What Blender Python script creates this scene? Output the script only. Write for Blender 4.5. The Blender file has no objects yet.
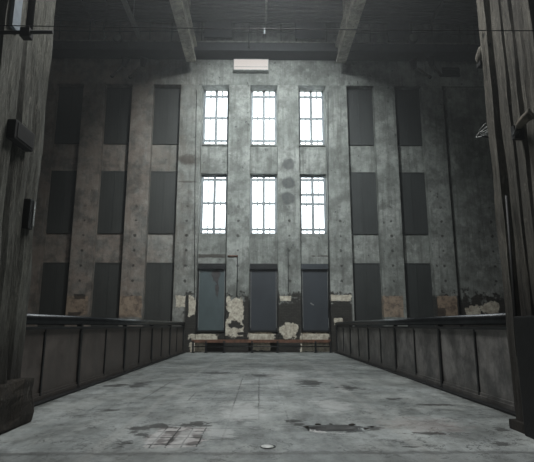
import bpy, bmesh, math, random
from mathutils import Vector, Matrix, noise
random.seed(7)
C = bpy.context.scene.collection
PI = math.pi

# ------------------------------------------------------------------ camera
F = 480.0
EYE = Vector((0.0, 0.0, 1.3))
cd = bpy.data.cameras.new('camera'); cam = bpy.data.objects.new('camera', cd); C.objects.link(cam)
cd.sensor_width = 36; cd.lens = F / 534 * 36; cd.clip_end = 200
cam.location = EYE
cam.rotation_euler = (math.radians(90 + 11.2), 0, math.radians(-0.84))
bpy.context.scene.camera = cam
RM = cam.rotation_euler.to_matrix()

def at(px, py, Y):
    """point at depth Y seen at a position of the photograph"""
    d = RM @ Vector(((px - 267) / F, (231 - py) / F, -1))
    return EYE + d * (Y / d.y)
def ZZ(py, Y): return at(260, py, Y).z
def XX(px, py, Y): return at(px, py, Y).x

# ------------------------------------------------------------------ materials
def rgb(r, g, b):
    def l(c):
        c /= 255
        return c / 12.92 if c <= .04045 else ((c + .055) / 1.055) ** 2.4
    return (l(r), l(g), l(b), 1)

class Mat:
    def __init__(s, name):
        s.m = bpy.data.materials.new(name); s.m.use_nodes = True
        s.t = s.m.node_tree; s.n = s.t.nodes; s.b = s.n['Principled BSDF']
        s.pos = s.n.new('ShaderNodeNewGeometry').outputs['Position']
    def link(s, a, b): s.t.links.new(a, b)
    def put(s, v, sock):
        if isinstance(v, bpy.types.NodeSocket): s.link(v, sock)
        else: sock.default_value = v
    def math(s, op, a, b=0.0, c=None, clamp=False):
        n = s.n.new('ShaderNodeMath'); n.operation = op; n.use_clamp = clamp
        s.put(a, n.inputs[0]); s.put(b, n.inputs[1])
        if c is not None: s.put(c, n.inputs[2])
        return n.outputs[0]
    def noise(s, scale, detail=5, rough=.6, stretch=(1, 1, 1), off=(0, 0, 0)):
        mp = s.n.new('ShaderNodeMapping'); s.link(s.pos, mp.inputs[0])
        mp.inputs['Scale'].default_value = stretch; mp.inputs['Location'].default_value = off
        n = s.n.new('ShaderNodeTexNoise'); n.inputs['Scale'].default_value = scale
        n.inputs['Detail'].default_value = detail; n.inputs['Roughness'].default_value = rough
        s.link(mp.outputs[0], n.inputs['Vector']); return n.outputs['Fac']
    def wob(s, scale, off=(0, 0, 0), stretch=(1, 1, 1)):
        n = s.n.new('ShaderNodeMapRange'); s.link(s.noise(scale, 8, .72, stretch, off), n.inputs[0])
        n.inputs[1].default_value = .3; n.inputs[2].default_value = .7; return n.outputs[0]
    def ramp(s, f, lo, hi, a=0.0, b=1.0):
        n = s.n.new('ShaderNodeMapRange'); n.interpolation_type = 'SMOOTHSTEP'
        s.put(f, n.inputs[0]); n.inputs[1].default_value = lo; n.inputs[2].default_value = hi
        n.inputs[3].default_value = a; n.inputs[4].default_value = b; return n.outputs[0]
    def mix(s, f, a, b, mode='MIX'):
        n = s.n.new('ShaderNodeMix'); n.data_type = 'RGBA'; n.blend_type = mode
        s.put(f, n.inputs[0]); s.put(a, n.inputs[6]); s.put(b, n.inputs[7]); return n.outputs[2]
    def sep(s):
        n = s.n.new('ShaderNodeSeparateXYZ'); s.link(s.pos, n.inputs[0]); return n.outputs
    def bump(s, h, strength=.5, dist=.02):
        n = s.n.new('ShaderNodeBump'); n.inputs['Strength'].default_value = strength
        n.inputs['Distance'].default_value = dist; s.link(h, n.inputs['Height']); s.link(n.outputs[0], s.b.inputs['Normal'])
    def done(s, col, rough=.8, metal=0.0, spec=None):
        s.put(col, s.b.inputs['Base Color']); s.put(rough, s.b.inputs['Roughness']); s.put(metal, s.b.inputs['Metallic'])
        if spec is not None: s.b.inputs['Specular IOR Level'].default_value = spec
        return s.m
    def blobs(s, lst, u, v, wob, amp=.5, soft=.12):
        """union of ragged rectangles/ellipses (cu, cv, ru, rv, boxy) -> mask"""
        out = None
        for (cu, cv, ru, rv, boxy) in lst:
            a = s.math('ABSOLUTE', s.math('DIVIDE', s.math('SUBTRACT', u, cu), ru))
            b = s.math('ABSOLUTE', s.math('DIVIDE', s.math('SUBTRACT', v, cv), rv))
            if boxy: d = s.math('MAXIMUM', a, b)
            else: d = s.math('SQRT', s.math('ADD', s.math('MULTIPLY', a, a), s.math('MULTIPLY', b, b)))
            d = s.math('ADD', d, s.math('MULTIPLY', s.math('SUBTRACT', wob, .5), amp * (1 if boxy else 2)))
            k = s.ramp(d, 1 - soft, 1 + soft, 1, 0)
            out = k if out is None else s.math('MAXIMUM', out, k)
        return out

def plain(name, col, rough=.7, metal=0.0, var=.35, scale=6, bump=.3):
    M = Mat(name)
    n = M.noise(scale, 6, .65)
    f = M.ramp(n, .3, .7)
    dark = tuple(c * (1 - var) for c in col[:3]) + (1,)
    light = tuple(min(1, c * (1 + var)) for c in col[:3]) + (1,)
    if bump: M.bump(M.noise(scale * 6, 4, .6), bump, .01)
    return M.done(M.mix(f, dark, light), rough, metal)

def rough_concrete(name, a, b, dark, seed=0, brown=None):
    """plaster and concrete wall with streaks, stains"""
    M = Mat(name)
    o = (seed * 3.1, seed * 1.7, seed * 2.3)
    big = M.ramp(M.noise(.45, 5, .6, off=o), .35, .65)
    med = M.ramp(M.noise(2.6, 6, .7, off=o), .35, .68)
    streak = M.ramp(M.noise(1.6, 6, .7, (3.0, 3.0, .22), off=o), .46, .66)
    fine = M.ramp(M.noise(14, 4, .6, off=o), .3, .7)
    c = M.mix(big, a, b)
    blot = M.ramp(M.noise(1.1, 7, .72, off=(o[0] + 7, 3, o[2])), .46, .6)
    c = M.mix(M.math('MULTIPLY', blot, .5), c, dark)
    lite = M.ramp(M.noise(1.9, 6, .7, (1, 1, .7), off=(o[0], 9, o[2] + 4)), .55, .68)
    c = M.mix(M.math('MULTIPLY', lite, .35), c, tuple(min(1, k * 1.5) for k in a[:3]) + (1,))
    c = M.mix(M.math('MULTIPLY', med, .5), c, dark)
    c = M.mix(M.math('MULTIPLY', streak, .5), c, dark)
    c = M.mix(M.math('MULTIPLY', fine, .12), c, (.01, .01, .01, 1))
    pit = M.ramp(M.noise(4.5, 5, .65, (1, 1, .8), off=(9, 2, 4)), .64, .69)
    c = M.mix(M.math('MULTIPLY', pit, .8), c, (.012, .012, .012, 1))
    return M, c, M.noise(9, 6, .65)

WA, WB, WD = rgb(168, 171, 166), rgb(134, 138, 133), rgb(74, 75, 70)
YP = 25.0      # front plane of the piers
YR = 25.45     # back of the bays
PITCH = 2.72; XC = .19; PW = 1.19

def wall_material(name, seed, kind):
    M, c, h = rough_concrete(name, WA, WB, WD, seed)
    x, y, z = M.sep()
    wob = M.wob(2.6)
    # warm tungsten light painted into the wall colour, stronger towards the left
    warm_light = M.ramp(x, -8.0, -2.0, 1, 0)
    c = M.mix(M.math('MULTIPLY', warm_light, .6), c, M.mix(M.ramp(M.noise(1.3, 6, .7, off=(3, 3, 8)), .4, .62), rgb(150, 130, 117), rgb(88, 76, 68)))
    # rust streaks and rows of drilled holes
    if kind == 'pier':
        px = M.math('SUBTRACT', x, XC + PITCH * .5)
        fx = M.math('SUBTRACT', M.math('FRACT', M.math('DIVIDE', M.math('ADD', px, 27.2 + .12), PITCH)), 0.0)
        fx = M.math('MULTIPLY', M.math('ABSOLUTE', M.math('SUBTRACT', fx, .045)), PITCH)
        fz = M.math('ABSOLUTE', M.math('SUBTRACT', M.math('FRACT', M.math('MULTIPLY', z, 1.25)), .5))
        dd = M.math('SQRT', M.math('ADD', M.math('MULTIPLY', fx, fx), M.math('MULTIPLY', M.math('MULTIPLY', fz, .8), M.math('MULTIPLY', fz, .8))))
        dot = M.ramp(M.math('ADD', dd, M.math('MULTIPLY', M.math('SUBTRACT', wob, .5), .12)), .05, .085, 1, 0)
        dot = M.math('MULTIPLY', dot, M.ramp(z, 7.3, 8.0, 1, 0))
        c = M.mix(M.math('MULTIPLY', dot, .85), c, rgb(45, 40, 36))
        # three round soot marks
        b = [(XX(288.5, q, YP), ZZ(q, YP), .34, .34, 0) for q in (164, 183, 198)]
        k = M.blobs(b, x, z, wob, .25, .25)
        c = M.mix(M.math('MULTIPLY', k, .75), c, rgb(58, 60, 60))
        b = [(XX(188, 160, YP), ZZ(160, YP), .5, .3, 0), (XX(186, 182, YP), ZZ(182, YP), .6, .06, 0)]
        k = M.blobs(b, x, z, wob, .7, .3)
        c = M.mix(M.math('MULTIPLY', k, .7), c, rgb(60, 50, 42))
    # bare dark brick course near the bottom
    base = M.ramp(M.math('ADD', z, M.math('MULTIPLY', M.math('SUBTRACT', wob, .5), 1.6)), 2.75, 2.95, 1, 0)
    inner = M.math('MULTIPLY', M.ramp(x, -3.95, -3.8), M.ramp(x, 4.7, 4.85, 1, 0))
    outer = M.math('MULTIPLY', M.ramp(x, 8.9, 9.2), 1.0)
    base = M.math('MULTIPLY', base, M.math('MAXIMUM', inner, outer))
    br = M.n.new('ShaderNodeTexBrick'); br.inputs['Scale'].default_value = 1
    br.inputs['Brick Width'].default_value = .25; br.inputs['Row Height'].default_value = .085; br.inputs['Mortar Size'].default_value = .012
    br.inputs['Color1'].default_value = rgb(62, 60, 54); br.inputs['Color2'].default_value = rgb(46, 42, 38); br.inputs['Mortar'].default_value = rgb(28, 27, 25)
    cmb = M.n.new('ShaderNodeCombineXYZ'); M.link(x, cmb.inputs[0]); M.link(z, cmb.inputs[1]); M.link(cmb.outputs[0], br.inputs[0])
    c = M.mix(base, c, br.outputs[0])
    # pale plaster repairs
    def pp(x0, y0, x1, y1, boxy=1, Y=YP):
        a = at(x0, y0, Y); b_ = at(x1, y1, Y)
        return ((a.x + b_.x) / 2, (a.z + b_.z) / 2, abs(b_.x - a.x) / 2, abs(b_.z - a.z) / 2, boxy)
    L = [pp(226, 298, 243, 336, 1), pp(280, 323, 299, 338, 0), pp(280, 296, 291, 301, 1), pp(176, 296, 185, 307, 1), pp(189, 296, 195, 315, 1),
         pp(331, 295, 351, 301, 1), pp(334, 318, 343, 325, 1), pp(480, 302, 502, 316, 0), pp(466, 305, 482, 318, 0),
         pp(190, 334, 217, 340, 1), pp(248, 333, 274, 342, 1), pp(301, 333, 330, 341, 1),
         pp(190, 342, 204, 352, 1), pp(252, 343, 270, 351, 1), pp(300, 343, 316, 352, 1), pp(318, 343, 331, 352, 1)]
    k = M.blobs(L, x, z, wob, .55, .05)
    hole = M.blobs([pp(229, 321, 242, 328, 0), pp(237, 332, 244, 335, 0), pp(224, 308, 229, 320, 0)], x, z, wob, .8, .08)
    k = M.math('MULTIPLY', k, M.math('SUBTRACT', 1.0, hole))
    pal = M.mix(M.ramp(M.noise(5, 5, .7), .35, .7), rgb(212, 206, 190), rgb(150, 138, 122))
    c = M.mix(k, c, pal)
    L = [pp(66, 296, 87, 315), pp(118, 296, 141, 317), pp(383, 296, 404, 317), pp(437, 296, 458, 317)]
    k = M.blobs(L, x, z, wob, .16, .03)
    bro = M.mix(M.ramp(M.noise(3.5, 5, .7), .4, .65), rgb(160, 140, 120), rgb(100, 84, 72))
    c = M.mix(M.math('MULTIPLY', k, .85), c, bro)
    k = M.blobs([pp(74, 294, 85, 299), pp(68, 312, 80, 316), pp(437, 308, 446, 317)], x, z, wob, .7, .1)
    c = M.mix(M.math('MULTIPLY', k, .8), c, rgb(40, 34, 30))
    if kind == 'bay':
        # leaking joint under the lower lit windows
        k = M.blobs([(XX(210, 256, YR), ZZ(256, YR), .85, .1, 1), (XX(330, 256, YR), ZZ(256, YR), .9, .04, 0)], x, z, wob, .9, .3)
        c = M.mix(M.math('MULTIPLY', k, .8), c, rgb(52, 42, 34))
    M.bump(h, .55, .03)
    return M.done(c, .82)

M_PIER = wall_material('pier_plaster', 1, 'pier')
M_BAY = wall_material('bay_plaster', 2, 'bay')
def simple_concrete(name, a, b, d, seed, bump=.6):
    M, c, h = rough_concrete(name, a, b, d, seed); M.bump(h, bump, .03); return M.done(c, .85)
M_SIDE = simple_concrete('side_wall_concrete', rgb(90, 88, 82), rgb(70, 68, 64), rgb(45, 44, 42), 3)
M_BEAM = simple_concrete('beam_concrete', rgb(190, 184, 168), rgb(152, 147, 134), rgb(74, 72, 66), 4)
M_CEIL = simple_concrete('roof_deck', rgb(66, 66, 60), rgb(50, 50, 46), rgb(28, 28, 26), 5, .3)
M_LEDGE = plain('gallery_dark_paint', rgb(32, 34, 38), .7, 0, .4, 3)
M_LEDGETOP = plain('gallery_edge', rgb(120, 120, 112), .7, 0, .6, 4)
M_BLACK = plain('black_steel', rgb(24, 24, 25), .55, .3, .4, 6)
M_PITCH = plain('pitch_black_iron', rgb(11, 11, 11), .8, 0, .3, 6)
M_RAIL = plain('handrail_steel', rgb(52, 54, 56), .3, .7, .25, 4, .12)
M_POST = plain('post_steel', rgb(34, 35, 36), .5, .4, .4, 6)
M_CABLE = plain('cable_rubber', rgb(14, 14, 14), .6, 0, .3, 8)
M_GALV = plain('galvanised_steel', rgb(150, 152, 150), .4, .5, .25, 8)
M_RUST = plain('rusty_bar', rgb(104, 74, 58), .7, .1, .5, 5)
M_PALEDISC = plain('dusty_glass_lamp', rgb(92, 98, 88), .5, 0, .2, 6)
M_WFRAME = plain('window_frame_paint', rgb(130, 136, 140), .6, 0, .25, 5)
M_BOARD = plain('dark_board', rgb(20, 23, 34), .6, 0, .3, 4)

def panel_metal(name, base, worn, seed, rough=.42):
    M = Mat(name)
    v = M.ramp(M.noise(1.6, 6, .72, (1, 1, 1), (seed, 0, 3)), .38, .66)
    s = M.ramp(M.noise(5.0, 5, .7, (1, 1, .18), (seed, 2, 1)), .45, .75)
    c = M.mix(v, base, worn)
    c = M.mix(M.math('MULTIPLY', s, .45), c, rgb(116, 112, 106))
    sc = M.ramp(M.noise(22, 3, .5), .7, .76)
    c = M.mix(M.math('MULTIPLY', sc, .5), c, rgb(150, 146, 138))
    x, y, z = M.sep()
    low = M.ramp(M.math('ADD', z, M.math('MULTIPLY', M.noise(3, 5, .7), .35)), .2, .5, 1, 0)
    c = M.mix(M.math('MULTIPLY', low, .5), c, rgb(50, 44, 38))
    M.bump(M.noise(3, 4, .5), .2, .02)
    return M.done(c, M.ramp(v, 0, 1, rough, rough + .2), .35)
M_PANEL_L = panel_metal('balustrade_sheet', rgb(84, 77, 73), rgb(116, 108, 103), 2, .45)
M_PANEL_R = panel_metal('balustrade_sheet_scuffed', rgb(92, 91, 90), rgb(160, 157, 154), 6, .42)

def shutter_mat(name, col, stain, seed, boards=0.0):
    M = Mat(name)
    v = M.ramp(M.noise(1.2, 5, .65, (1, 1, .5), (seed, 0, 0)), .35, .7)
    c = M.mix(v, col, tuple(k * .72 for k in col[:3]) + (1,))
    k = M.ramp(M.noise(2.6, 5, .7, (1, 1, .4), (seed, 4, 0)), .62, .72)
    c = M.mix(M.math('MULTIPLY', k, .6), c, stain)
    if boards:
        x, y, z = M.sep()
        f = M.math('ABSOLUTE', M.math('SUBTRACT', M.math('FRACT', M.math('MULTIPLY', x, 1 / boards)), .5))
        c = M.mix(M.ramp(f, .44, .49, 0, .6), c, (.008, .008, .008, 1))
    M.bump(M.noise(6, 4, .6), .2, .01)
    return M.done(c, .6)
M_SHUT_A = shutter_mat('shutter_teal', rgb(80, 92, 94), rgb(48, 44, 42), 1)
M_SHUT_B = shutter_mat('shutter_slate', rgb(50, 55, 61), rgb(34, 38, 44), 5)
M_SHUT_C = shutter_mat('blind_boards_left', rgb(60, 61, 58), rgb(40, 41, 38), 9, .19)
M_SHUT_D = shutter_mat('blind_boards_right', rgb(52, 55, 54), rgb(36, 40, 39), 13, .19)

# column bark-like old concrete
def column_mat(name, a, b, dark, seed, low):
    M = Mat(name)
    o = (seed, seed * 2, seed * .5)
    g = M.ramp(M.noise(5.5, 9, .82, (2.0, 2.0, .3), o), .38, .6)
    g2 = M.ramp(M.noise(20, 7, .8, (1.4, 1.4, .35), o), .36, .62)
    bg = M.ramp(M.noise(.8, 5, .65, off=o), .35, .65)
    c = M.mix(bg, a, b)
    c = M.mix(M.math('MULTIPLY', g, .5), c, dark)
    c = M.mix(M.math('MULTIPLY', g2, .35), c, dark)
    hole = M.ramp(M.noise(2.6, 4, .6, (1.5, 1.5, .6), (seed, 5, 5)), .69, .74)
    c = M.mix(M.math('MULTIPLY', hole, .9), c, (.006, .006, .006, 1))
    chip = M.ramp(M.noise(7, 7, .78, (1.5, 1.5, .5), (seed, 9, 1)), .58, .66)
    c = M.mix(M.math('MULTIPLY', chip, .5), c, rgb(190, 186, 172))
    x, y, z = M.sep()
    k = M.ramp(M.math('ADD', z, M.math('MULTIPLY', M.noise(1.5, 5, .7), 1.2)), low, low + 1.4, 1, 0)
    c = M.mix(M.math('MULTIPLY', k, .8), c, rgb(48, 42, 36))
    hh = M.math('ADD', M.math('MULTIPLY', g, -.6), M.math('ADD', M.math('MULTIPLY', g2, -.3), M.math('MULTIPLY', hole, -1)))
    M.bump(hh, 1.0, .04)
    return M.done(c, .88)
M_COL_L = column_mat('old_column_left', rgb(160, 161, 150), rgb(124, 125, 116), rgb(52, 52, 48), 3, 1.2)
M_COL_R = column_mat('old_column_right', rgb(164, 159, 146), rgb(124, 120, 110), rgb(50, 48, 44), 8, 1.9)
M_PLINTH = column_mat('column_plinth', rgb(96, 86, 74), rgb(70, 62, 55), rgb(26, 24, 22), 12, -3)

def floor_mat():
    M = Mat('worn_concrete_floor')
    x, y, z = M.sep()
    big = M.ramp(M.noise(.5, 6, .65, off=(3, 1, 0)), .36, .64)
    med = M.ramp(M.noise(1.7, 7, .72, (1.1, .6, 1), off=(7, 0, 0)), .36, .66)
    fine = M.ramp(M.noise(11, 5, .65, (1, .5, 1)), .3, .7)
    wob = M.wob(5.5, (1, 8, 0), (.8, 1, 1))
    lat = M.ramp(M.noise(.9, 7, .72, (1.2, .55, 1), (4, 4, 0)), .45, .62)
    c = M.mix(big, rgb(184, 189, 188), rgb(142, 147, 146))
    sm = M.ramp(M.noise(4, 9, .8, (1.2, .45, 1), off=(2, 9, 0)), .47, .63)
    c = M.mix(M.math('MULTIPLY', med, .6), c, rgb(88, 90, 87))
    c = M.mix(M.math('MULTIPLY', sm, .45), c, rgb(84, 85, 82))
    c = M.mix(M.math('MULTIPLY', lat, .42), c, rgb(205, 208, 204))
    c = M.mix(M.math('MULTIPLY', fine, .15), c, rgb(60, 60, 58))
    worn = M.ramp(M.noise(2.6, 8, .8, (.7, 1, 1), (12, 5, 0)), .57, .62)
    c = M.mix(M.math('MULTIPLY', worn, .55), c, rgb(62, 60, 56))
    # fine cracks: thin level lines of a warped noise
    cn = M.noise(.9, 7, .62, off=(5, 5, 5))
    ck = M.ramp(M.math('ABSOLUTE', M.math('SUBTRACT', cn, .5)), .0, .006, 1, 0)
    ck = M.math('MULTIPLY', ck, M.ramp(M.noise(1.3, 3, .5, off=(2, 2, 2)), .38, .46))
    cn2 = M.noise(1.9, 7, .66, off=(15, 2, 5))
    ck2 = M.math('MULTIPLY', M.ramp(M.math('ABSOLUTE', M.math('SUBTRACT', cn2, .52)), .0, .006, 1, 0), M.ramp(M.noise(.9, 3, .5, off=(6, 2, 9)), .5, .56))
    c = M.mix(M.math('MULTIPLY', ck2, .6), c, rgb(44, 43, 42))
    c = M.mix(M.math('MULTIPLY', ck, .85), c, rgb(34, 33, 32))
    # tile patches laid bare
    u, v = x, y
    def fp(x0, y0, x1, y1, boxy=1):
        a, b = flo(x0, y1), flo(x1, y0)
        a2 = flo(x0, y0)
        return ((flo((x0 + x1) / 2, (y0 + y1) / 2).x), (a.y + b.y) / 2, abs(flo(x1, (y0+y1)/2).x - flo(x0, (y0+y1)/2).x) / 2, abs(b.y - a.y) / 2, boxy)
    patch = M.blobs([fp(150, 427, 203, 447)], x, y, wob, .7, .05)
    faint = M.blobs([fp(228, 378, 278, 414), fp(205, 428, 240, 440), fp(190, 392, 215, 400), fp(155, 380, 172, 400)], x, y, wob, 1.3, .25)
    def grid(w, t, w2=None):
        w2 = w2 or w
        lx = M.math('ABSOLUTE', M.math('SUBTRACT', M.math('FRACT', M.math('DIVIDE', M.math('ADD', x, M.math('MULTIPLY', wob, .03)), w)), .5))
        ly = M.math('ABSOLUTE', M.math('SUBTRACT', M.math('FRACT', M.math('DIVIDE', M.math('ADD', y, M.math('MULTIPLY', wob, .05)), w2)), .5))
        return M.ramp(M.math('MAXIMUM', lx, ly), .5 - t, .5 - t * .5)
    tile = M.mix(M.ramp(M.noise(4.5, 1, .5), .42, .58), rgb(190, 186, 184), rgb(118, 112, 110))
    tile = M.mix(grid(.17, .075, .34), tile, rgb(34, 32, 30))
    c = M.mix(M.math('MULTIPLY', patch, .9), c, tile)
    fl = M.math('MULTIPLY', M.math('MULTIPLY', faint, grid(.42, .04, .6)), M.ramp(wob, .2, .35))
    c = M.mix(M.math('MULTIPLY', fl, .75), c, rgb(50, 48, 46))
    # bare dark spots and rims of broken screed
    D = [fp(147, 424, 170, 428, 0), fp(174, 422, 212, 427, 0), fp(118, 441, 132, 446, 0), fp(131, 425, 148, 432, 0),
         fp(134, 433, 148, 436, 0), fp(60, 382, 70, 384, 0), fp(108, 384, 128, 387, 0), fp(200, 372, 230, 374, 0), fp(100, 409, 118, 411, 0), fp(384, 398, 402, 400, 0), fp(420, 404, 452, 406, 0), fp(287, 419, 302, 423, 0), fp(292, 422, 304, 426, 0), fp(130, 382, 146, 388, 0),
         fp(340, 386, 360, 390, 0), fp(496, 428, 510, 432, 0), fp(495, 442, 512, 446, 0), fp(404, 446, 420, 448, 0), fp(262, 374, 270, 377, 0),
         fp(250, 374, 284, 377, 0), fp(300, 380, 322, 386, 0), fp(408, 432, 452, 435, 0), fp(362, 426, 380, 430, 0), fp(168, 438, 174, 444, 0)]
    dk = M.blobs(D, x, y, wob, 1.1, .25)
    c = M.mix(M.math('MULTIPLY', dk, .8), c, rgb(44, 42, 40))
    pot = M.blobs([fp(305, 424.5, 366, 428.5, 0), fp(345, 426, 368, 431, 0)], x, y, wob, .8, .1)
    c = M.mix(M.math('MULTIPLY', pot, .9), c, rgb(30, 29, 28))
    k_ = M.blobs([fp(309, 428, 345, 433.5, 0)], x, y, wob, .7, .1)
    c = M.mix(M.math('MULTIPLY', k_, .9), c, rgb(214, 214, 212))
    W = [fp(205, 428, 235, 438, 0), fp(150, 430, 160, 445, 1), fp(270, 372, 300, 380, 0), fp(176, 430, 190, 446, 1), fp(222, 404, 262, 420, 0), fp(318, 400, 350, 412, 0)]
    wh = M.blobs(W, x, y, wob, .9, .3)
    c = M.mix(M.math('MULTIPLY', wh, .5), c, rgb(205, 206, 204))
    red = M.blobs([fp(385, 418, 460, 432, 0)], x, y, wob, 1.0, .5)
    c = M.mix(M.math('MULTIPLY', red, .22), c, rgb(160, 130, 124))
    # straight joints along the hall, with pale edges
    for jx in (-1.72, 1.78):
        e = M.math('ABSOLUTE', M.math('SUBTRACT', M.math('ADD', x, M.math('MULTIPLY', wob, .05)), jx))
        c = M.mix(M.ramp(e, .03, .1, .28, 0), c, rgb(186, 186, 182))
    e = M.math('ABSOLUTE', M.math('SUBTRACT', M.math('ADD', y, M.math('MULTIPLY', wob, .12)), 5.42))
    c = M.mix(M.ramp(e, .02, .08, .45, 0), c, rgb(60, 58, 56))
    near = M.math('MULTIPLY', M.ramp(M.math('ADD', y, M.math('MULTIPLY', wob, .3)), 5.5, 5.7, 1, 0), .3)
    c = M.mix(near, c, rgb(84, 84, 82))
    edge_tone = M.math('MAXIMUM', M.ramp(M.math('ADD', M.math('ABSOLUTE', x), M.math('MULTIPLY', wob, .6)), 3.75, 4.15), M.ramp(y, 24.2, 24.9))  # darker along both side edges and towards the end wall
    c = M.mix(M.math('MULTIPLY', edge_tone, .6), c, rgb(54, 50, 46))
    hgt = M.math('ADD', M.math('MULTIPLY', med, .25), M.math('ADD', M.math('MULTIPLY', fine, .15), M.math('MULTIPLY', M.math('ADD', ck, dk), -.8)))
    M.bump(hgt, .35, .02)
    ro = M.math('ADD', M.ramp(M.noise(1.4, 5, .65, off=(8, 8, 1)), .35, .65, .34, .62), M.math('MULTIPLY', M.math('MAXIMUM', dk, patch), .2))
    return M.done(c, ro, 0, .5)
def flo(px, py):
    d = RM @ Vector(((px - 267) / F, (231 - py) / F, -1))
    return EYE + d * (-EYE.z / d.z)
def face_pt(px, py, X):
    d = RM @ Vector(((px - 267) / F, (231 - py) / F, -1)); return EYE + d * ((X - EYE.x) / d.x)
M_FLOOR = floor_mat()

# ------------------------------------------------------------------ mesh helpers
def box(bm, x0, x1, y0, y1, z0, z1, bev=0.0, rot=None):
    b2 = bmesh.new()
    vs = [b2.verts.new((x, y, z)) for x in (x0, x1) for y in (y0, y1) for z in (z0, z1)]
    for f in ((0, 1, 3, 2), (4, 6, 7, 5), (0, 4, 5, 1), (2, 3, 7, 6), (0, 2, 6, 4), (1, 5, 7, 3)):
        b2.faces.new([vs[i] for i in f])
    bmesh.ops.recalc_face_normals(b2, faces=b2.faces)
    if bev: bmesh.ops.bevel(b2, geom=list(b2.edges), offset=bev, segments=2, profile=.7, affect='EDGES')
    if rot:
        c, e = rot; bmesh.ops.rotate(b2, cent=c, matrix=e, verts=b2.verts)
    me = bpy.data.meshes.new('tmp'); b2.to_mesh(me); b2.free(); bm.from_mesh(me); bpy.data.meshes.remove(me)
def tube(bm, pts, r, seg=10, cap=True):
    pts = [Vector(p) for p in pts]; rings = []
    rr = r if isinstance(r, (list, tuple)) else [r] * len(pts)
    up = None
    for i, p in enumerate(pts):
        t = (pts[min(i + 1, len(pts) - 1)] - pts[max(i - 1, 0)]).normalized()
        if up is None:
            up = t.orthogonal().normalized()
        up = (up - t * up.dot(t)).normalized(); s = t.cross(up)
        rings.append([bm.verts.new(p + (up * math.cos(a) + s * math.sin(a)) * rr[i]) for a in [2 * PI * k / seg for k in range(seg)]])
    for a, b in zip(rings, rings[1:]):
        for k in range(seg):
            f = bm.faces.new((a[k], a[(k + 1) % seg], b[(k + 1) % seg], b[k])); f.smooth = True
    if cap:
        bm.faces.new(rings[0][::-1]); bm.faces.new(rings[-1])
def lathe(bm, prof, axis_o, axis_d, seg=20):
    d = Vector(axis_d).normalized(); u = d.orthogonal().normalized(); s = d.cross(u); o = Vector(axis_o); rings = []
    for r, h in prof:
        rings.append([bm.verts.new(o + d * h + (u * math.cos(2 * PI * k / seg) + s * math.sin(2 * PI * k / seg)) * max(r, 1e-4)) for k in range(seg)])
    for a, b in zip(rings, rings[1:]):
        for k in range(seg): bm.faces.new((a[k], a[(k + 1) % seg], b[(k + 1) % seg], b[k])).smooth = True
def obj(name, bm, mat, parent=None, origin=None):
    bmesh.ops.recalc_face_normals(bm, faces=bm.faces)
    me = bpy.data.meshes.new(name); bm.to_mesh(me); bm.free()
    me.materials.append(mat)
    o = bpy.data.objects.new(name, me); C.objects.link(o)
    if parent:
        o.parent = parent
        me.transform(Matrix.Translation(-parent.location))
        if parent.get('_off'): pass
    return o
def thing(name, label, cat, loc=(0, 0, 0), group=None):
    o = bpy.data.objects.new(name, None); C.objects.link(o); o.location = loc; o.empty_display_size = .2
    o['label'] = label; o['category'] = cat
    if group: o['group'] = group
    return o
def sub(name, bm, mat, part, root):
    """sub-part: child of a part whose own parent sits at root.location"""
    o = obj(name, bm, mat); o.data.transform(Matrix.Translation(-Vector(root.location))); o.parent = part; return o
def tag(o, label, cat, group=None):
    o['label'] = label; o['category'] = cat
    if group: o['group'] = group
    return o
def struct(name, bm, mat, parent=None):
    o = obj(name, bm, mat, parent)
    if not parent: o['kind'] = 'structure'
    return o
def BM(): return bmesh.new()

# ------------------------------------------------------------------ the setting
XL, XR = -13.6, 14.0
ZT = 18.5          # roof
ZLOW = -3.0        # sunken hall floor beside the deck
YREAR = -7.0
ZH = ZZ(85, YP)    # heads of the bays
DECK = 4.12

# deck floor: fine grid in the foreground with the shallow break in the screed
bm = BM()
pc = flo(337, 429)
def fh(x, y):
    h = .006 * (noise.noise(Vector((x * .9, y * .9, 0))) )
    d = math.hypot((x - pc.x) / .46, (y - pc.y) / .20) + .35 * noise.noise(Vector((x * 5, y * 5, 2)))
    if d < 1: h -= .045 * min(1, (1 - d) * 4)
    for (px, py, rx, ry) in ((291, 421, .09, .06), (126, 443, .10, .05), (190, 424, .3, .07)):
        q = flo(px, py); d = math.hypot((x - q.x) / rx, (y - q.y) / ry) + .4 * noise.noise(Vector((x * 7, y * 7, 5)))
        if d < 1: h -= .02 * min(1, (1 - d) * 3)
    return h
xs = [-DECK + .04 * i for i in range(int(2 * DECK / .04) + 1)]; xs[-1] = DECK
ys = [4.4 + .04 * i for i in range(100)] + [8.4 + .3 * i for i in range(1, 54)] + [24.6, 25.0, 25.45]
g = [[bm.verts.new((x, y, fh(x, y))) for x in xs] for y in ys]
for j in range(len(ys) - 1):
    for i in range(len(xs) - 1): bm.faces.new((g[j][i], g[j][i + 1], g[j + 1][i + 1], g[j + 1][i])).smooth = True
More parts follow.
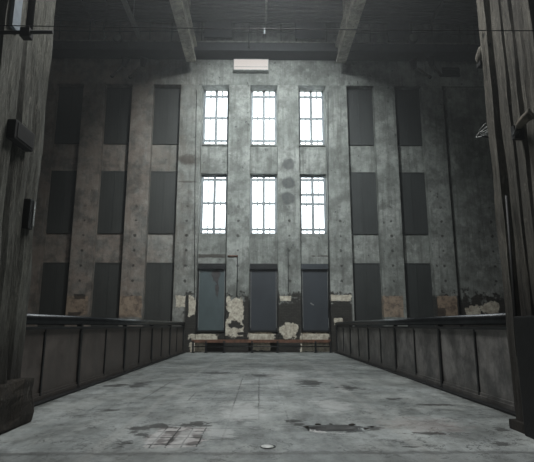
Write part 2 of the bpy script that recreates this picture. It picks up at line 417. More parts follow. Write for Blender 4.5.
# side strips of the front landing and the deck edge thickness
def quad(bm, *p): bm.faces.new([bm.verts.new(q) for q in p])
quad(bm, (XL, YREAR, 0), (XR, YREAR, 0), (XR, 4.4, 0), (XL, 4.4, 0))
for s, xe in ((-1, XL), (1, XR)):
    quad(bm, (s * DECK, 4.4, 0), (xe, 4.4, 0), (xe, 7.6, 0), (s * DECK, 7.6, 0))
    quad(bm, (s * DECK, 7.6, 0), (xe, 7.6, 0), (xe, 7.6, ZLOW), (s * DECK, 7.6, ZLOW))
    quad(bm, (s * DECK, 7.6, 0), (s * DECK, 25.45, 0), (s * DECK, 25.45, ZLOW), (s * DECK, 7.6, ZLOW))
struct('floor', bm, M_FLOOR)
bm = BM()
for s, xe in ((-1, XL), (1, XR)): quad(bm, (s * DECK, 7.6, ZLOW), (xe, 7.6, ZLOW), (xe, 25.5, ZLOW), (s * DECK, 25.5, ZLOW))
struct('floor_sunken', bm, M_SIDE)

# end wall
bm = BM()
box(bm, XL - .3, XR + .3, YP, YP + 1.0, ZH, ZT + .3)                       # head wall above the bays
pier_x = [XC + (k + .5) * PITCH for k in range(-5, 4)]
zw = dict(u1=ZZ(86, YR), u0=ZZ(146.6, YR), l1=ZZ(173.5, YR), l0=ZZ(234, YR), s1=ZZ(264, YR), s0=ZZ(332, YR))
WO = .735           # half width of a window opening
YB = 26.0
for k in range(-4, 4):
    cx = XC + k * PITCH
    x0, x1 = cx - PITCH / 2 - .05, cx + PITCH / 2 + .05
    if k in (-1, 0, 1):
        box(bm, x0, x1, YR, YB, ZLOW, zw['l0']); box(bm, x0, x1, YR, YB, zw['l1'], zw['u0'])
        if zw['u1'] < ZH: box(bm, x0, x1, YR, YB, zw['u1'], ZH)
        for a, b in ((zw['l0'], zw['l1']), (zw['u0'], zw['u1'])):
            box(bm, x0, cx - WO, YR, YB, a, b); box(bm, cx + WO, x1, YR, YB, a, b)
    else:
        box(bm, x0, x1, YR, YB, ZLOW, ZH)
xo = pier_x[-1]
box(bm, xo, XR + .3, YR, YB, ZLOW, ZH)
box(bm, XL - .3, pier_x[0], YP + .02, YB, ZLOW, ZH)
struct('wall_back', bm, M_BAY)
for i, px in enumerate(pier_x):
    b = BM(); box(b, px - PW / 2, px + PW / 2, YP - .0, YR + .1, ZLOW, ZH, .025)
    o = struct('trim_%d' % (i + 1), b, M_PIER)
# raised surround of the blind field at the far right
b = BM(); box(b, pier_x[-1] + PW / 2 + .24, XR, YP + .08, YR + .05, ZLOW, ZH, .03)
struct('trim_10', b, M_PIER)

for nm, x0, x1 in (('wall_left', XL - .4, XL), ('wall_right', XR, XR + .4)):
    b = BM(); box(b, x0, x1, YREAR, YB, ZLOW - .1, ZT + .3); struct(nm, b, M_SIDE)
b = BM(); box(b, XL, XR, YREAR - .4, YREAR, -.1, ZT + .3); struct('wall_rear', b, M_SIDE)

# roof deck: ribbed sheet with a rooflight opening
b = BM()
SKX, SKY0, SKY1 = 3.2, 5.0, 14.5
def ribs(b, x0, x1, y0, y1):
    n = max(2, int((y1 - y0) / .28)); prof = []
    for i in range(n):
        y = y0 + (y1 - y0) * i / n; w = (y1 - y0) / n
        prof += [(y, ZT), (y + w * .4, ZT), (y + w * .5, ZT + .1), (y + w * .9, ZT + .1)]
    prof.append((y1, ZT))
    for (a, za), (c, zc) in zip(prof, prof[1:]): quad(b, (x0, a, za), (x1, a, za), (x1, c, zc), (x0, c, zc))
ribs(b, XL, XR, SKY1, 25.1); ribs(b, XL, XR, YREAR, SKY0)
ribs(b, XL, XC - SKX, SKY0, SKY1); ribs(b, XC + SKX, XR, SKY0, SKY1)
box(b, XL, XR, YREAR, SKY0, ZT + .15, ZT + .3); box(b, XL, XR, SKY1, 25.2, ZT + .15, ZT + .3)
box(b, XL, XC - SKX, SKY0, SKY1, ZT + .15, ZT + .3); box(b, XC + SKX, XR, SKY0, SKY1, ZT + .15, ZT + .3)
struct('ceiling', b, M_CEIL)
# purlins under the roof deck, along the hall
for i, px in enumerate((-9.6, .3, 9.8)):
    b = BM(); box(b, px - .06, px + .06, 14.6, YP, ZT - .16, ZT)
    struct('trim_%d' % (11 + i), b, M_BLACK if px < 0 or px > 5 else M_LEDGETOP)
# rooflight (window_7)
b = BM()
for k in range(7):
    y = SKY0 + (SKY1 - SKY0) * k / 6; box(b, XC - SKX, XC + SKX, y - .05, y + .05, ZT + .02, ZT + .28)
for sx in (-SKX, 0, SKX): box(b, XC + sx - .05, XC + sx + .05, SKY0, SKY1, ZT + .0, ZT + .3)
w7 = struct('window_7', b, M_BLACK)
Mg = Mat('wired_rooflight_glass')
Mg.b.inputs['Transmission Weight'].default_value = 1; Mg.b.inputs['Roughness'].default_value = .5
Mg.b.inputs['Base Color'].default_value = (.9, .95, .95, 1); Mg.b.inputs['IOR'].default_value = 1.1
b = BM(); box(b, XC - SKX, XC + SKX, SKY0, SKY1, ZT + .3, ZT + .32)
obj('pane', b, Mg.m, w7)

# ------------------------------------------------------------------ lit windows
def glass_mat():
    # dusty frosted panes lit by the overcast sky outside
    m = bpy.data.materials.new('sky_lit_frosted_glass'); m.use_nodes = True; bs = m.node_tree.nodes['Principled BSDF']
    bs.inputs['Base Color'].default_value = (.6, .65, .66, 1); bs.inputs['Roughness'].default_value = .35
    bs.inputs['Emission Color'].default_value = (.9, .98, 1, 1); bs.inputs['Emission Strength'].default_value = 3.6
    return m
M_GLASS = glass_mat()
YW = 25.76
def window(n, k, z0, z1, rows, quarters):
    """steel window: rows = picture heights of its bars"""
    cx = XC + k * PITCH
    b = BM(); f = .12
    for x in (cx - WO, cx + WO - f): box(b, x, x + f, YW - .05, YW + .1, z0, z1)
    box(b, cx - WO, cx + WO, YW - .05, YW + .1, z0, z0 + .1); box(b, cx - WO, cx + WO, YW - .06, YW + .1, z1 - .13, z1)
    w = struct('window_%d' % n, b, M_WFRAME)
    def bar(x0, x1, za, zb, d=.04):
        q = BM(); box(q, x0, x1, YW - d, YW + d, za, zb); obj('glazing_bar', q, M_WFRAME, w)
    bar(cx - .075, cx + .075, z0, z1 - .1, .045)
    for r in rows:
        z = ZZ(r, YW); bar(cx - WO + f, cx + WO - f, z - .065, z + .065)
    for s in (-1, 1):
        zq = ZZ(rows[0], YW) if quarters else z0
        bar(cx + s * .34 - .028, cx + s * .34 + .028, z0 if not quarters else z0, z1 - .1, .012)
        if quarters: bar(cx + s * .33 - .03, cx + s * .33 + .03, zq, z1 - .1, .03)
    q = BM(); box(q, cx - WO + f, cx + WO - f, YW + .055, YW + .062, z0 + .04, z1 - .1); obj('pane', q, M_GLASS, w)
    q = BM()  # sloping sill
    vs = [(cx - WO, YR - .02, z0 - .01), (cx + WO, YR - .02, z0 - .01), (cx + WO, YW, z0 + .02), (cx - WO, YW, z0 + .02)]
    quad(q, *vs); quad(q, (cx - WO, YR - .02, z0 - .1), (cx + WO, YR - .02, z0 - .1), (cx + WO, YR - .02, z0 - .01), (cx - WO, YR - .02, z0 - .01))
    obj('window_sill', q, M_BAY, w)
n = 1
for k in (-1, 0, 1):
    window(n, k, ZZ(146, YW), zw['u1'], (97, 118.5, 141), True); n += 1
for k in (-1, 0, 1):
    window(n, k, zw['l0'], zw['l1'], (180, 203.5, 229.5) if k < 1 else (180, 194.6, 204, 229.5), False); n += 1

# ------------------------------------------------------------------ blind panels and shutters in the bays
bay_words = {-4: 'outermost bay on the left', -3: 'second bay left of the lit windows', -2: 'first bay left of the lit windows',
             2: 'first bay right of the lit windows', 3: 'last narrow bay on the right'}
bay_words[-4] = 'leftmost bay of the end wall'
rows = (('top', ZZ(145, YR), ZH - .02), ('middle', ZZ(234, YR), ZZ(172, YR)), ('bottom', .9, ZZ(263, YR)))
for k in (-4, -3, -2, 2, 3):
    cx = XC + k * PITCH; hw = (PITCH - PW) / 2 - .01
    for rn, z0, z1 in rows:
        t = thing('blind_panel', '%s dark boarded blind panel in the %s' % (rn, bay_words[k]), 'panel', (cx, YR, z0), 'blind panels in the unlit bays')
        mm = M_SHUT_C if k < 0 else M_SHUT_D
        b = BM(); box(b, cx - hw + .06, cx + hw - .06, YR - .05, YR, z0 + .05, z1 - .05)
        obj('board', b, mm, t)
        b = BM()
        for x in (cx - hw, cx + hw - .07): box(b, x, x + .07, YR - .07, YR, z0, z1)
        box(b, cx - hw, cx + hw, YR - .069, YR, z0, z0 + .06); box(b, cx - hw, cx + hw, YR - .069, YR, z1 - .06, z1)
        obj('frame', b, mm, t)
        b = BM(); box(b, cx - .015, cx + .015, YR - .075, YR - .04, z0 + .06, z1 - .06); obj('cover_strip', b, mm, t)
names = {-1: 'teal grey roller shutter with rust stains below the left lit windows', 0: 'dark slate shutter below the middle column of lit windows',
         1: 'dark slate shutter with a small pale scratch below the right lit windows'}
for k in (-1, 0, 1):
    cx = XC + k * PITCH; hw = (PITCH - PW) / 2 - .01; z0, z1 = ZZ(332, YR), ZZ(264, YR)
    t = thing('window_shutter', names[k], 'shutter', (cx, YR, z0))
    b = BM(); box(b, cx - hw + .09, cx + hw - .09, YR - .06, YR, z0 + .03, z1 - .25)
    obj('shutter_leaf', b, M_SHUT_A if k < 0 else M_SHUT_B, t)
    b = BM(); box(b, cx - hw + .02, cx + hw - .02, YR - .2, YR, z1 - .3, z1, .02); hd = obj('shutter_box', b, M_BLACK if k < 1 else M_SHUT_B, t)
    for s in (-1, 1):
        b = BM(); x = cx + s * (hw - .05); box(b, x - .035, x + .035, YR - .1, YR, z0, z1 - .3); obj('guide_rail', b, M_POST, t)
        b = BM(); x = cx + s * (hw - .09); box(b, x - .01, x + .01, YR - .11, YR - .07, z0 + .2, z1 - .35); obj('edge_strip', b, M_GALV, t)
    b = BM(); box(b, cx - hw + .09, cx + hw - .09, YR - .09, YR - .02, z0, z0 + .09); obj('bottom_rail', b, M_BLACK, t)
    if k == 1:
        b = BM(); p = at(312, 304, YR - .07); box(b, p.x - .1, p.x + .1, p.y - .004, p.y + .004, p.z - .03, p.z + .03, 0, (p, Matrix.Rotation(.6, 3, 'Y'))); obj('pale_scratch', b, M_GALV, t)
    if k == -1:
        for (qx, qy, w, h) in ((216, 276, .22, .35), (217, 290, .1, .35)):
            p = at(qx, qy, YR - .064); b = BM()
            vs = [b.verts.new((p.x + w * math.cos(a) * (1 + .25 * math.sin(3 * a)), p.y, p.z + h * math.sin(a) * (1 + .2 * math.cos(5 * a)))) for a in [2 * PI * i / 24 for i in range(24)]]
            b.faces.new(vs); obj('rust_stain', b, plain('rust_stain_%d' % qy, rgb(66, 62, 62), .8), t)

# projecting sills below the three shutters
for k in (-1, 0, 1):
    cx = XC + k * PITCH; b = BM(); box(b, cx - .74, cx + .74, YP + .02, YR + .02, ZZ(341, YP), ZZ(334, YP), .02)
    struct('trim_%d' % (14 + k + 1), b, M_PIER)

# ------------------------------------------------------------------ low barrier in front of the end wall
YBR = 24.45
t = thing('low_barrier', 'low rusty steel barrier along the foot of the end wall', 'barrier', (0, YBR, 0))
a, c_ = XX(192, 340, YBR), XX(331, 340, YBR)
b = BM(); box(b, a, c_, YBR - .04, YBR + .04, ZZ(342.6, YBR), ZZ(339.6, YBR)); obj('top_rail', b, M_RUST, t)
b = BM(); tube(b, [(a, YBR, .3), (c_, YBR, .3)], .025); obj('lower_rail', b, M_POST, t)
for q in (193, 206, 224, 252, 277.5, 315.5, 330.5):
    x = XX(q, 345, YBR); b = BM(); box(b, x - .04, x + .04, YBR - .045, YBR + .045, 0, ZZ(341, YBR)); box(b, x - .09, x + .09, YBR - .09, YBR + .09, 0, .02)
    obj('post', b, M_POST, t)

# ------------------------------------------------------------------ balustrades
def balustrade(s, label, mp):
    X = -3.87 if s < 0 else 3.92
    t = thing('balustrade', label, 'balustrade', (X, 7.3, 0))
    y0, y1 = 7.25, 24.9; zt = 1.27
    posts = [10.6 + 3.5 * k for k in range(-1, 5)]; posts[-1] = 24.75
    posts[0] = 7.3
    for i in range(len(posts) - 1):
        a, c_ = posts[i], posts[i + 1]; mid = a + 1.75 if i else 8.85
        for (p, q) in ((a + .05, mid - .025), (mid + .025, c_ - .05)):
            b = BM(); box(b, X - .012, X + .012, p, q, .1, zt - .03)
            o = obj('infill_panel', b, mp, t)
            for fa, fb in ((.1, .15), (zt - .07, zt - .03)):
                b = BM(); box(b, X - .03, X + .03, p, q, fa, fb); sub('panel_frame', b, mp, o, t)
        b = BM(); box(b, X - .04, X + .04, mid - .025, mid + .025, .05, zt - .02); obj('mullion', b, M_POST, t)
    for p in posts:
        b = BM(); box(b, X - .055, X + .055, p - .05, p + .05, 0, zt + .08, .006)
        o = obj('post', b, M_POST, t)
        b = BM(); box(b, X - .1, X + .1, p - .09, p + .09, .012, .035)
        for sx in (-1, 1):
            lathe(b, [(0, .05), (.014, .05), (.014, .03)], (X + sx * .075, p, 0), (0, 0, 1), 8)
        sub('foot_plate', b, M_BLACK, o, t)
    b = BM(); box(b, X - .07, X + .07, y0, y1, zt - .03, zt + .02, .008); obj('top_rail', b, M_POST, t)
    b = BM(); tube(b, [(X, y0, 1.415), (X, y1, 1.415)], .092, 20); obj('handrail', b, M_RAIL, t)
    b = BM(); box(b, X - .05, X + .05, y0, y1, .03, .1); obj('bottom_rail', b, mp, t)
    b = BM(); box(b, X - s * .02, X - s * .18, y0, y1, .0, .03); obj('kerb_plate', b, M_BLACK, t)
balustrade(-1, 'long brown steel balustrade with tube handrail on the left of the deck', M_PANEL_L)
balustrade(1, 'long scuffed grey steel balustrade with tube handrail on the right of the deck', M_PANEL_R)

# ------------------------------------------------------------------ foreground columns
def weathered_face(b, X, s, y0, y1, z0, z1, depth_fn, nz=260, ny=26):
    """vertical relief face looking to -s*x ; extruded back by sides"""
    g = []
    for j in range(nz + 1):
        z = z0 + (z1 - z0) * j / nz; r = []
        for i in range(ny + 1):
            y = y0 + (y1 - y0) * i / ny
            d = depth_fn(y, z)
            ye = y
            if i in (0, ny): ye += .025 * noise.noise(Vector((z * 2.2, i, s))) + .012 * noise.noise(Vector((z * 9, i, s)))
            r.append(b.verts.new((X + s * d, ye, z)))
        g.append(r)
    for j in range(nz):
        for i in range(ny): b.faces.new((g[j][i], g[j][i + 1], g[j + 1][i + 1], g[j + 1][i]))
    Xo = X + s * 1.25
    for i in (0, ny):
        col = [b.verts.new((Xo, g[j][i].co.y, g[j][i].co.z)) for j in range(0, nz + 1)]
        for j in range(nz): b.faces.new((g[j][i], g[j + 1][i], col[j + 1], col[j]))
def dl(y, z):
    f = (y - 5.55) / 1.35
    d = .05 * abs(noise.noise(Vector((y * 7, z * .5, 1)))) + .03 * noise.noise(Vector((y * 20, z * 1.2, 4)))
    if abs(f - .40) < .025: d += .08
    if abs(f - .73) < .02: d += .04
    if f > .95: d += (f - .95) * .5
    return d
t = thing('concrete_column', 'massive weathered column at the left edge standing on a dark plinth', 'column', (-3.9, 6.2, 0))
b = BM(); weathered_face(b, -3.25, -1, 5.55, 6.88, .5, ZT, dl); obj('column_shaft', b, M_COL_L, t)
b = BM(); box(b, -4.6, -3.15, 5.2, 7.08, 0, .6, .035)
bmesh.ops.subdivide_edges(b, edges=list(b.edges), cuts=5, use_grid_fill=True)
for v in b.verts:
    k = noise.noise(v.co * 3.5) * .05 + noise.noise(v.co * 9) * .02
    if v.co.z > .02: v.co += Vector((k, k * .6, k * .7))
obj('plinth', b, M_PLINTH, t)
b = BM(); box(b, -3.26, -3.21, face_pt(13, 20, -3.21).y, face_pt(21, 20, -3.21).y, face_pt(17, 31, -3.21).z, 9.0, .01); obj('pale_strip', b, plain('pale_blue_strip', rgb(120, 132, 142), .5, 0, .2), t)

def dr(y, z):
    f = (6.5 - y) / 1.2   # 0 = far edge
    d = .04 * abs(noise.noise(Vector((y * 7, z * .5, 11)))) + .02 * noise.noise(Vector((y * 22, z * 1.3, 14)))
    if .19 < f < .25: d += .20
    elif f >= .25: d += .04
    if .46 < f < .50: d += .09
    if .66 < f < .69: d += .05
    return d
t = thing('concrete_column', 'massive weathered column at the right edge with a split edge post', 'column', (3.9, 5.9, 0))
b = BM(); weathered_face(b, 3.30, 1, 5.28, 6.5, 0.0, ZT, dr, 260, 36); obj('column_shaft', b, M_COL_R, t)
b = BM(); box(b, 3.20, 4.3, 5.2, 6.12, 0.0, 1.42, .02); obj('lower_casing', b, M_BLACK, t)
b = BM(); box(b, 3.24, 4.4, 6.2, 6.56, 0, .12, .015); obj('foot_block', b, M_PLINTH, t)
b = BM()
tube(b, [(3.26, 6.12, 0.1), (3.24, 6.13, 1.4), (3.27, 6.12, 3.0)], .018, 8); obj('conduit', b, M_CABLE, t)

# fixings on the columns
t0 = face_pt(24, 132, -3.1)
p1, p2 = face_pt(15, 132, -3.15), face_pt(36, 132, -3.15)
t = thing('junction_box', 'black rusted junction box bolted high on the left column', 'box', (t0.x, (p1.y + p2.y) / 2, t0.z))
ym = (p1.y + p2.y) / 2; hz = .13
b = BM(); box(b, -3.28, -3.15, p1.y, p2.y - .02, t0.z - hz, t0.z + hz, .02); obj('housing', b, M_PITCH, t)
b = BM(); box(b, -3.155, -3.14, p1.y + .05, p2.y - .06, t0.z - hz + .03, t0.z + hz - .03, .006); obj('lid', b, M_PITCH, t)
b = BM()
for dz in (0,): lathe(b, [(0, .06), (.03, .06), (.03, 0), (.045, 0), (.045, -.02)], (-3.225, p2.y - .03, t0.z + dz), (0, 1, 0), 8)
obj('cable_gland', b, M_BLACK, t)
t0 = face_pt(31, 214, -3.2)
t = thing('wall_bracket', 'narrow black bracket plate halfway up the left column', 'bracket', (-3.25, t0.y, t0.z))
b = BM(); box(b, -3.31, -3.20, t0.y - .05, t0.y + .09, t0.z - .21, t0.z + .21, .015); obj('back_plate', b, M_BLACK, t)
b = BM(); box(b, -3.205, -3.19, t0.y + .05, t0.y + .1, t0.z - .16, t0.z + .2, .004); obj('bright_edge', b, M_GALV, t)

# horizontal pipe with clamp and vertical duct, high on the left column
a, c_ = at(13, 33, 5.45), at(53, 32, 5.45)
t = thing('pipe_bracket', 'black pipe crossing the top of the left column with clamps', 'pipe', (a.x, 5.45, a.z))
b = BM(); tube(b, [(a.x - .4, 5.45, a.z), (c_.x, 5.45, c_.z)], .024, 12); obj('pipe', b, M_CABLE, t)
b = BM(); box(b, a.x + .1, a.x + .22, 5.41, 5.52, a.z - .06, a.z + .06, .01); obj('clamp', b, M_BLACK, t)
b = BM(); q = at(29, 30, 5.5); tube(b, [(q.x, 5.5, q.z - .08), (q.x, 5.5, q.z + 2.5)], .045, 10); obj('riser', b, M_CABLE, t)

# wire coil on the right column
t0 = at(487, 130, 6.62)
t = thing('wire_coil', 'coil of pale wire hanging off the edge of the right column', 'wire', (t0.x, 6.62, t0.z), None)
for i, (dx, dz, r) in enumerate(((0, .04, .11), (.01, 0, .09), (-.01, -.03, .12))):
    b = BM(); pts = []
    for k in range(25):
        a = 2 * PI * k / 24; pts.append((t0.x + dx + r * math.cos(a) * 1.1, 6.58 + .06 * math.sin(a * 2 + i) + .02 * i, t0.z + dz + r * math.sin(a) * .45 + r * math.cos(a) * .5))
    tube(b, pts, .007, 6, False); obj('wire_loop', b, M_GALV, t)
b = BM(); tube(b, [(t0.x - .1, 6.6, t0.z - .1), (t0.x + .02, 6.58, t0.z - .13), (t0.x + .2, 6.5, t0.z - .1)], .02, 8); obj('hook', b, M_BLACK, t)
# cut pipe clamp with pale wrap on the right column
t0 = face_pt(519, 122, 3.2)
t = thing('cut_pipe_stub', 'cut pipe stub in pale torn lagging high on the right column', 'pipe', (3.25, t0.y, t0.z))
b = BM(); tube(b, [(3.3, t0.y - .12, t0.z + .06), (3.25, t0.y - .03, t0.z + .02), (3.23, t0.y + .09, t0.z - .03)], [.07, .055, .045], 14)
for v in b.verts: v.co += Vector((1, .6, .8)) * noise.noise(v.co * 14) * .03
obj('lagging', b, plain('pale_lagging', rgb(104, 98, 88), .9, 0, .5, 9), t)
b = BM(); tube(b, [(3.24, t0.y + .08, t0.z - .04), (3.26, t0.y + .2, t0.z - .08)], .04, 12); obj('pipe_end', b, M_BLACK, t)
b = BM(); box(b, 3.23, 3.36, t0.y + .18, t0.y + .26, t0.z - .14, t0.z + .04, .01); obj('clamp', b, M_BLACK, t)
# bracket ear left of the right column
t0 = at(478, 62, 6.7)
t = thing('curved_bracket', 'curved steel bracket sticking out near the top of the right column', 'bracket', (t0.x, 6.6, t0.z))
b = BM(); tube(b, [(t0.x + .12, 6.55, t0.z + .22), (t0.x, 6.55, t0.z + .12), (t0.x - .05, 6.55, t0.z - .02), (t0.x - .03, 6.55, t0.z - .12)], [.05, .06, .06, .05], 10); obj('arm', b, M_COL_R, t)
b = BM(); box(b, t0.x - .08, t0.x + .2, 6.48, 6.6, t0.z - .17, t0.z - .1, .01); obj('foot', b, M_BLACK, t)

# cables strung across between the columns
def strung(name, label, y0, py0, py1, sag, r, Y=5.25, xa=-4.2, xb=4.2):
    za, zb = at(30, py0, Y).z, at(505, py1, Y).z; b = BM(); pts = []
    for k in range(41):
        u = k / 40; pts.append((xa + (xb - xa) * u, Y, za + (zb - za) * u - sag * 4 * u * (1 - u)))
    tube(b, pts, r, 6); return tag(obj(name, b, M_CABLE), label, 'cable')
strung('strung_cable', 'thin black cable strung across the hall between the two columns', 5.25, 25, 30, 0.02, .006)

# ------------------------------------------------------------------ roof girders
for s, x in ((-1, -3.80), (1, 4.42)):
    zb = ZZ(62, 24.0)
    b = BM()
    box(b, x - .27, x + .27, YREAR, 24.05, zb + .0, zb + .22, .03)
    box(b, x - .15, x + .15, YREAR, 24.05, zb + .2, zb + .95)
    box(b, x - .3, x + .3, YREAR, 24.05, zb + .92, zb + 1.05, .02)
    for y in range(0, 24, 2): box(b, x - .15, x + .15, y, y + .2, zb + 1.0, ZT + .02)
    tag(obj('roof_girder', b, M_BEAM), 'pale concrete roof girder running to the end wall, %s of the hanging light box' % ('left' if s < 0 else 'right'), 'girder', 'roof girders')
b = BM(); x = -6.5; zb = ZZ(39, 23.2)
box(b, x - .09, x + .09, 12, 23.25, zb, zb + .03); box(b, x - .025, x + .025, 12, 23.25, zb, zb + .25); box(b, x - .09, x + .09, 12, 23.25, zb + .22, zb + .25)
for y in (13, 16, 19, 22): box(b, x - .02, x + .02, y, y + .04, zb + .2, ZT + .02)
tag(obj('trolley_rail', b, M_GALV), 'slim bright steel rail under the roof left of the left girder', 'rail')

# ------------------------------------------------------------------ gallery across the end wall
z1, z0 = ZZ(41, 24.0), ZZ(60, YP)
b = BM(); box(b, XL, XR, 24.06, YP, z0, z1 - .06); box(b, XL, XR, 24.03, YP, z0, z0 + .12); 
for x in [XL + .9 * i for i in range(31)]: box(b, x - .03, x + .03, 24.04, 24.1, z0 + .1, z1 - .06)
gal = thing('gallery', 'dark steel gallery running across the end wall under the roof', 'gallery', (0, YP, z0))
obj('edge_beam', b, M_LEDGE, gal)
b = BM(); box(b, XL, XR, 24.02, YP, z1 - .06, z1); obj('walkway', b, M_LEDGETOP, gal)
zt = ZZ(22, 24.1); zm = ZZ(32.5, 24.1)
for z, r in ((zt, .03), (zm, .022), (ZZ(27, 24.1), .014)):
    b = BM(); tube(b, [(XL, 24.1, z), (XR, 24.1, z)], r, 8); obj('rail', b, M_BLACK, gal)
for q in (60, 90, 120, 150, 172, 202, 234, 249, 281, 296, 326, 370, 388, 411, 432, 460):
    x = XX(q, 30, 24.1); b = BM(); box(b, x - .03, x + .03, 24.07, 24.13, z1 - .02, zt); obj('rail_post', b, M_BLACK, gal)
for (qa, qb, w) in ((204.5, 232, 'left of the small bright lamp'), (295, 325, 'right of the small bright lamp'), (388, 410, 'beside the right round lamp')):
    xa, xb = XX(qa, 30, 24.0), XX(qb, 30, 24.0); b = BM(); box(b, xa, xb, 23.98, 24.04, ZZ(38, 24.0), ZZ(22.5, 24.0), .01)
    for x in (xa + .15, xb - .15): box(b, x - .03, x + .03, 23.98, 24.1, ZZ(22.5, 24.0) - .02, zt + .02)
    tag(obj('hanging_board', b, M_BOARD), 'dark blue board hung on the gallery railing, %s' % w, 'board', 'boards on the gallery railing')
# sagging cables on the railing
for i, (qa, qb, ya, yb, sg, lab) in enumerate(((200, 330, 19, 20, .25, 'slack black cable along the gallery rail between the girders'), (340, 470, 26, 26, .35, 'slack black cable along the gallery rail right of the right girder'),
                                   (40, 190, 28, 27, .2, 'slack black cable along the gallery rail left of the left girder'))):
    pa, pb = at(qa, ya, 23.95), at(qb, yb, 23.95); b = BM()
    tube(b, [(pa.x + (pb.x - pa.x) * u / 20, 24.05, pa.z + (pb.z - pa.z) * u / 20 - sg * 4 * u / 20 * (1 - u / 20)) for u in range(21)], .02, 6)
    tag(obj('slack_cable', b, M_CABLE), lab, 'cable')
# hanging rod
p, q = at(249, 26, 23.9), at(249, 47, 23.9)
b = BM(); tube(b, [p, q], .035, 8); lathe(b, [(0, -.05), (.06, -.05), (.06, .08), (0, .08)], q, (0, 0, 1), 10)
tag(obj('hanging_rod', b, M_BLACK), 'short black rod hanging from the gallery above the light box', 'rod')
# chain at the left
t0 = at(107, -6, 22.5)
t = thing('hoist_chain', 'hoist chain with a hook hanging under the roof on the left', 'chain', t0)
zc = ZT - .12; i = 0; zend = ZZ(33, 22.5)
b = BM()
while zc > zend:
    r = .09; pts = []
    for k in range(13):
        a = 2 * PI * k / 12
        pts.append((t0.x + (r * .6 * math.cos(a) if i % 2 else 0) + .03 * math.sin(zc * 3), 22.5 + (0 if i % 2 else r * .6 * math.cos(a)), zc + r * 1.3 * math.sin(a)))
    tube(b, pts, .022, 6, False); zc -= .19; i += 1
obj('chain_links', b, M_POST, t)
b = BM(); tube(b, [(t0.x, 22.5, zc + .1), (t0.x, 22.5, zc - .05), (t0.x + .1, 22.5, zc - .15), (t0.x + .02, 22.5, zc - .26), (t0.x - .1, 22.5, zc - .2)], .035, 8); obj('hook', b, M_GALV, t)
# round lamps
for q, y, w in ((117, 37, 'left'), (413.5, 37.5, 'right')):
    p = at(q, y, 23.8); t = thing('round_lamp', 'unlit round bulkhead lamp on the gallery railing, far %s' % w, 'lamp', p, 'round lamps on the gallery')
    b = BM(); lathe(b, [(0, .28), (.2, .26), (.27, .2), (.27, .05), (.24, .05), (.24, 0), (0, 0)], (p.x, 24.05, p.z), (0, -1, 0), 24); obj('housing', b, M_POST, t)
    b = BM(); lathe(b, [(0, .34), (.12, .33), (.2, .29), (.23, .24)], (p.x, 24.05, p.z), (0, -1, 0), 24); obj('lens', b, M_PALEDISC, t)

def emis(name, col, st):
    m = bpy.data.materials.new(name); m.use_nodes = True; bs = m.node_tree.nodes['Principled BSDF']
    bs.inputs['Base Color'].default_value = (.25, .24, .23, 1); bs.inputs['Emission Color'].default_value = col; bs.inputs['Emission Strength'].default_value = st; return m
p = at(264.5, 31, 23.9)
t = thing('small_lamp', 'small bright tube lamp at the middle of the gallery railing', 'lamp', p)
b = BM(); tube(b, [(p.x, 23.9, p.z - .17), (p.x, 23.9, p.z + .17)], .04, 10); obj('bulb', b, emis('lamp_glow', (.85, .95, 1, 1), .6), t)
b = BM(); box(b, p.x - .09, p.x + .09, 23.88, 24.1, p.z - .3, p.z - .18, .01); box(b, p.x - .03, p.x + .03, 23.95, 24.1, p.z - .3, p.z + .2); obj('holder', b, M_BLACK, t)
# light box under the gallery
xa, xb = XX(233.5, 64, 24.68), XX(268.5, 64, 24.68); za, zb = ZZ(70, 24.68), ZZ(59, 24.68)
t = thing('light_box', 'long pinkish white light box hanging under the middle of the gallery', 'light box', ((xa + xb) / 2, 24.98, za))
b = BM(); box(b, xa + .02, xb - .02, 24.68, 24.96, za + .01, zb - .01, .01); obj('diffuser', b, emis('light_box_glow', (1, .86, .79, 1), .42), t)
b = BM(); box(b, xa, xb, 24.66, 24.99, zb - .03, zb - .005); box(b, xa, xb, 24.66, 24.99, za - .015, za + .02)
for x in (xa, xb - .03): box(b, x, x + .03, 24.66, 24.99, za, zb)
obj('casing', b, M_GALV, t)
b = BM(); box(b, xa + .06, xb - .06, 24.665, 24.685, za + .18, za + .2); obj('divider', b, M_GALV, t)

# floodlights on arms at pier heads
for (hx, hy, bx, by, w) in ((125, 63, 112, 76, 'outer floodlight on an angled arm over the left piers'), (143, 63, 130, 77, 'inner floodlight on an angled arm over the left piers'),
                            (414, 65, 430, 77, 'inner floodlight on an angled arm over the right piers'), (431, 62, 441, 75, 'outer floodlight on an angled arm over the right piers')):
    p, q = at(hx, hy, 24.3), at(bx, by, YP - .05)
    t = thing('floodlight', w, 'floodlight', q, 'floodlights over the piers')
    b = BM(); tube(b, [q, ((p.x + q.x) / 2, 24.7, (p.z + q.z) / 2 + .05), p], .065, 10); obj('arm', b, M_COL_R, t)
    b = BM(); d = (-(q - p)).normalized(); lathe(b, [(0, -.2), (.12, -.2), (.16, 0), (.22, .25), (.22, .3), (0, .28)], p, (d.x * .3, -.35, .6), 14); obj('lamp_head', b, M_BLACK, t)
    b = BM(); lathe(b, [(0, .05), (.1, .05), (.1, 0)], (q.x, YP - .01, q.z), (0, -1, 0), 14); obj('wall_plate', b, M_BLACK, t)

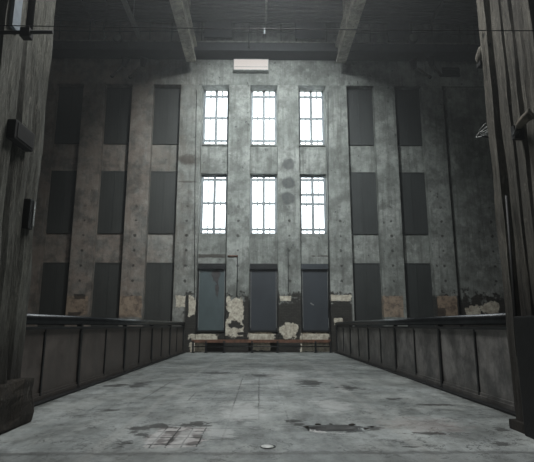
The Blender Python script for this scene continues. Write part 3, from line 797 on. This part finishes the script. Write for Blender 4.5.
# wall cables and pipes near the shutters
def wallrun(label, pts, r, mat=M_CABLE, Y=YP - .03, name='wall_cable', cat='cable'):
    b = BM(); tube(b, [at(x, y, Y) for x, y in pts], r, 6)
    return tag(obj(name, b, mat), label, cat)
wallrun('black conduit running down the pier between left and middle shutters', [(237.5, 255), (237.3, 275), (236.8, 297)], .025)
wallrun('thin conduit running down the pier between middle and right shutters', [(288, 248), (288.2, 262), (288.2, 292)], .018)
wallrun('rusty pipe running across the pier above the left shutter', [(227.5, 256), (238, 256)], .04, M_RUST)
wallrun('thin black cable down the left edge of the pier right of the lit windows', [(328, 92), (328, 160), (328.4, 250), (328.5, 318)], .02)
wallrun('thin black cable down the pier left of the lit windows', [(196.5, 90), (195, 180), (194.5, 300)], .018)

a, c_ = at(442, 77, YP), at(459, 68, YP)
b = BM(); box(b, a.x, c_.x, YP - .06, YP, a.z, c_.z, .01)  # slatted black plate added in place of a dark lintel recess
for k in range(4): z = a.z + .06 + (c_.z - a.z - .1) * k / 4; box(b, a.x + .05, c_.x - .05, YP - .09, YP - .05, z, z + .03)
tag(obj('lintel_recess_plate', b, M_BLACK), 'small dark plate standing in for the lintel recess on the head wall at the far right', 'plate')
# drain cover in the foreground
p = flo(268, 447)
t = thing('drain_cover', 'small round pale drain cover in the foreground floor', 'drain cover', (p.x, p.y, 0))
b = BM(); lathe(b, [(.080, -.01), (.086, .004), (.084, .007), (.074, .008), (.072, .004)], (p.x, p.y, 0), (0, 0, 1), 28); obj('rim', b, M_BLACK, t)
b = BM(); lathe(b, [(0, .012), (.05, .011), (.070, .009), (.070, 0)], (p.x - .01, p.y, 0), (0, 0, 1), 28); obj('lid', b, plain('worn_bright_metal', rgb(225, 226, 222), .35, .2, .1, 9), t)
# loose screed chips round the break
for i, (qx, qy, sz) in enumerate(((318, 424.5, .025), (331, 424, .02), (352, 425, .03), (366, 428, .025), (372, 427, .02), (306, 427, .02))):
    q = flo(qx, qy); b = BM(); bmesh.ops.create_icosphere(b, subdivisions=2, radius=sz)
    for v in b.verts: v.co = Vector((v.co.x * 1.6, v.co.y, v.co.z * .35)) + Vector((1, 1, .3)) * noise.noise(v.co * 30 + Vector((i, 0, 0))) * .015
    o = obj('screed_chip', b, M_PLINTH); o.location = (q.x, q.y, fh(q.x, q.y) + sz * .25)
    tag(o, 'dark chip of broken screed beside the long break in the floor', 'chip', 'screed chips by the floor break')

# ------------------------------------------------------------------ light
sc = bpy.context.scene
w = bpy.data.worlds.new('overcast_sky'); sc.world = w; w.use_nodes = True
bg = w.node_tree.nodes['Background']; bg.inputs[0].default_value = (.90, .97, 1, 1); bg.inputs[1].default_value = .6
def area(name, loc, rot, sx, sy, power, col, spread=PI):
    l = bpy.data.lights.new(name, 'AREA'); l.shape = 'RECTANGLE'; l.size = sx; l.size_y = sy; l.energy = power; l.color = col; l.spread = spread
    o = bpy.data.objects.new(name, l); C.objects.link(o); o.location = loc; o.rotation_euler = rot; return o
area('rooflight_daylight', (XC, (SKY0 + SKY1) / 2, ZT - .02), (0, 0, 0), 2 * SKX - .2, SKY1 - SKY0 - .2, 1200, (.93, .99, 1))
def spot(name, loc, target, power, ang, blend, col, r=.5):
    l = bpy.data.lights.new(name, 'SPOT'); l.energy = power; l.spot_size = math.radians(ang); l.spot_blend = blend; l.color = col; l.shadow_soft_size = r
    o = bpy.data.objects.new(name, l); C.objects.link(o); o.location = loc
    o.rotation_euler = (Vector(target) - Vector(loc)).to_track_quat('-Z', 'Y').to_euler(); return o
spot('hall_spotlight', (XC, 14.6, 16.3), (XC, 25, 9.0), 8800, 90, 1.0, (.92, .99, 1), .4)
spot('deck_fill_spot', (XC, 7.6, 9.2), (XC, 8.6, 0), 950, 165, .35, (1, .985, .965), .9)  # added unseen fill, brightens column faces, balustrades and near floor
nt = w.node_tree; vs_ = nt.nodes.new('ShaderNodeVolumeScatter')   # thin dusty air of the hall
vs_.inputs['Density'].default_value = .0042; vs_.inputs['Anisotropy'].default_value = .75; vs_.inputs['Color'].default_value = (.93, .98, 1, 1)
nt.links.new(vs_.outputs[0], nt.nodes['World Output'].inputs['Volume'])
sc.cycles.volume_bounces = 0
sc.view_settings.view_transform = 'Standard'; sc.view_settings.look = 'None'; sc.view_settings.gamma = 1
sc.view_settings.exposure = 0.0
sc.cycles.use_denoising = True
sc.cycles.max_bounces = 8; sc.cycles.diffuse_bounces = 4; sc.cycles.sample_clamp_indirect = 4
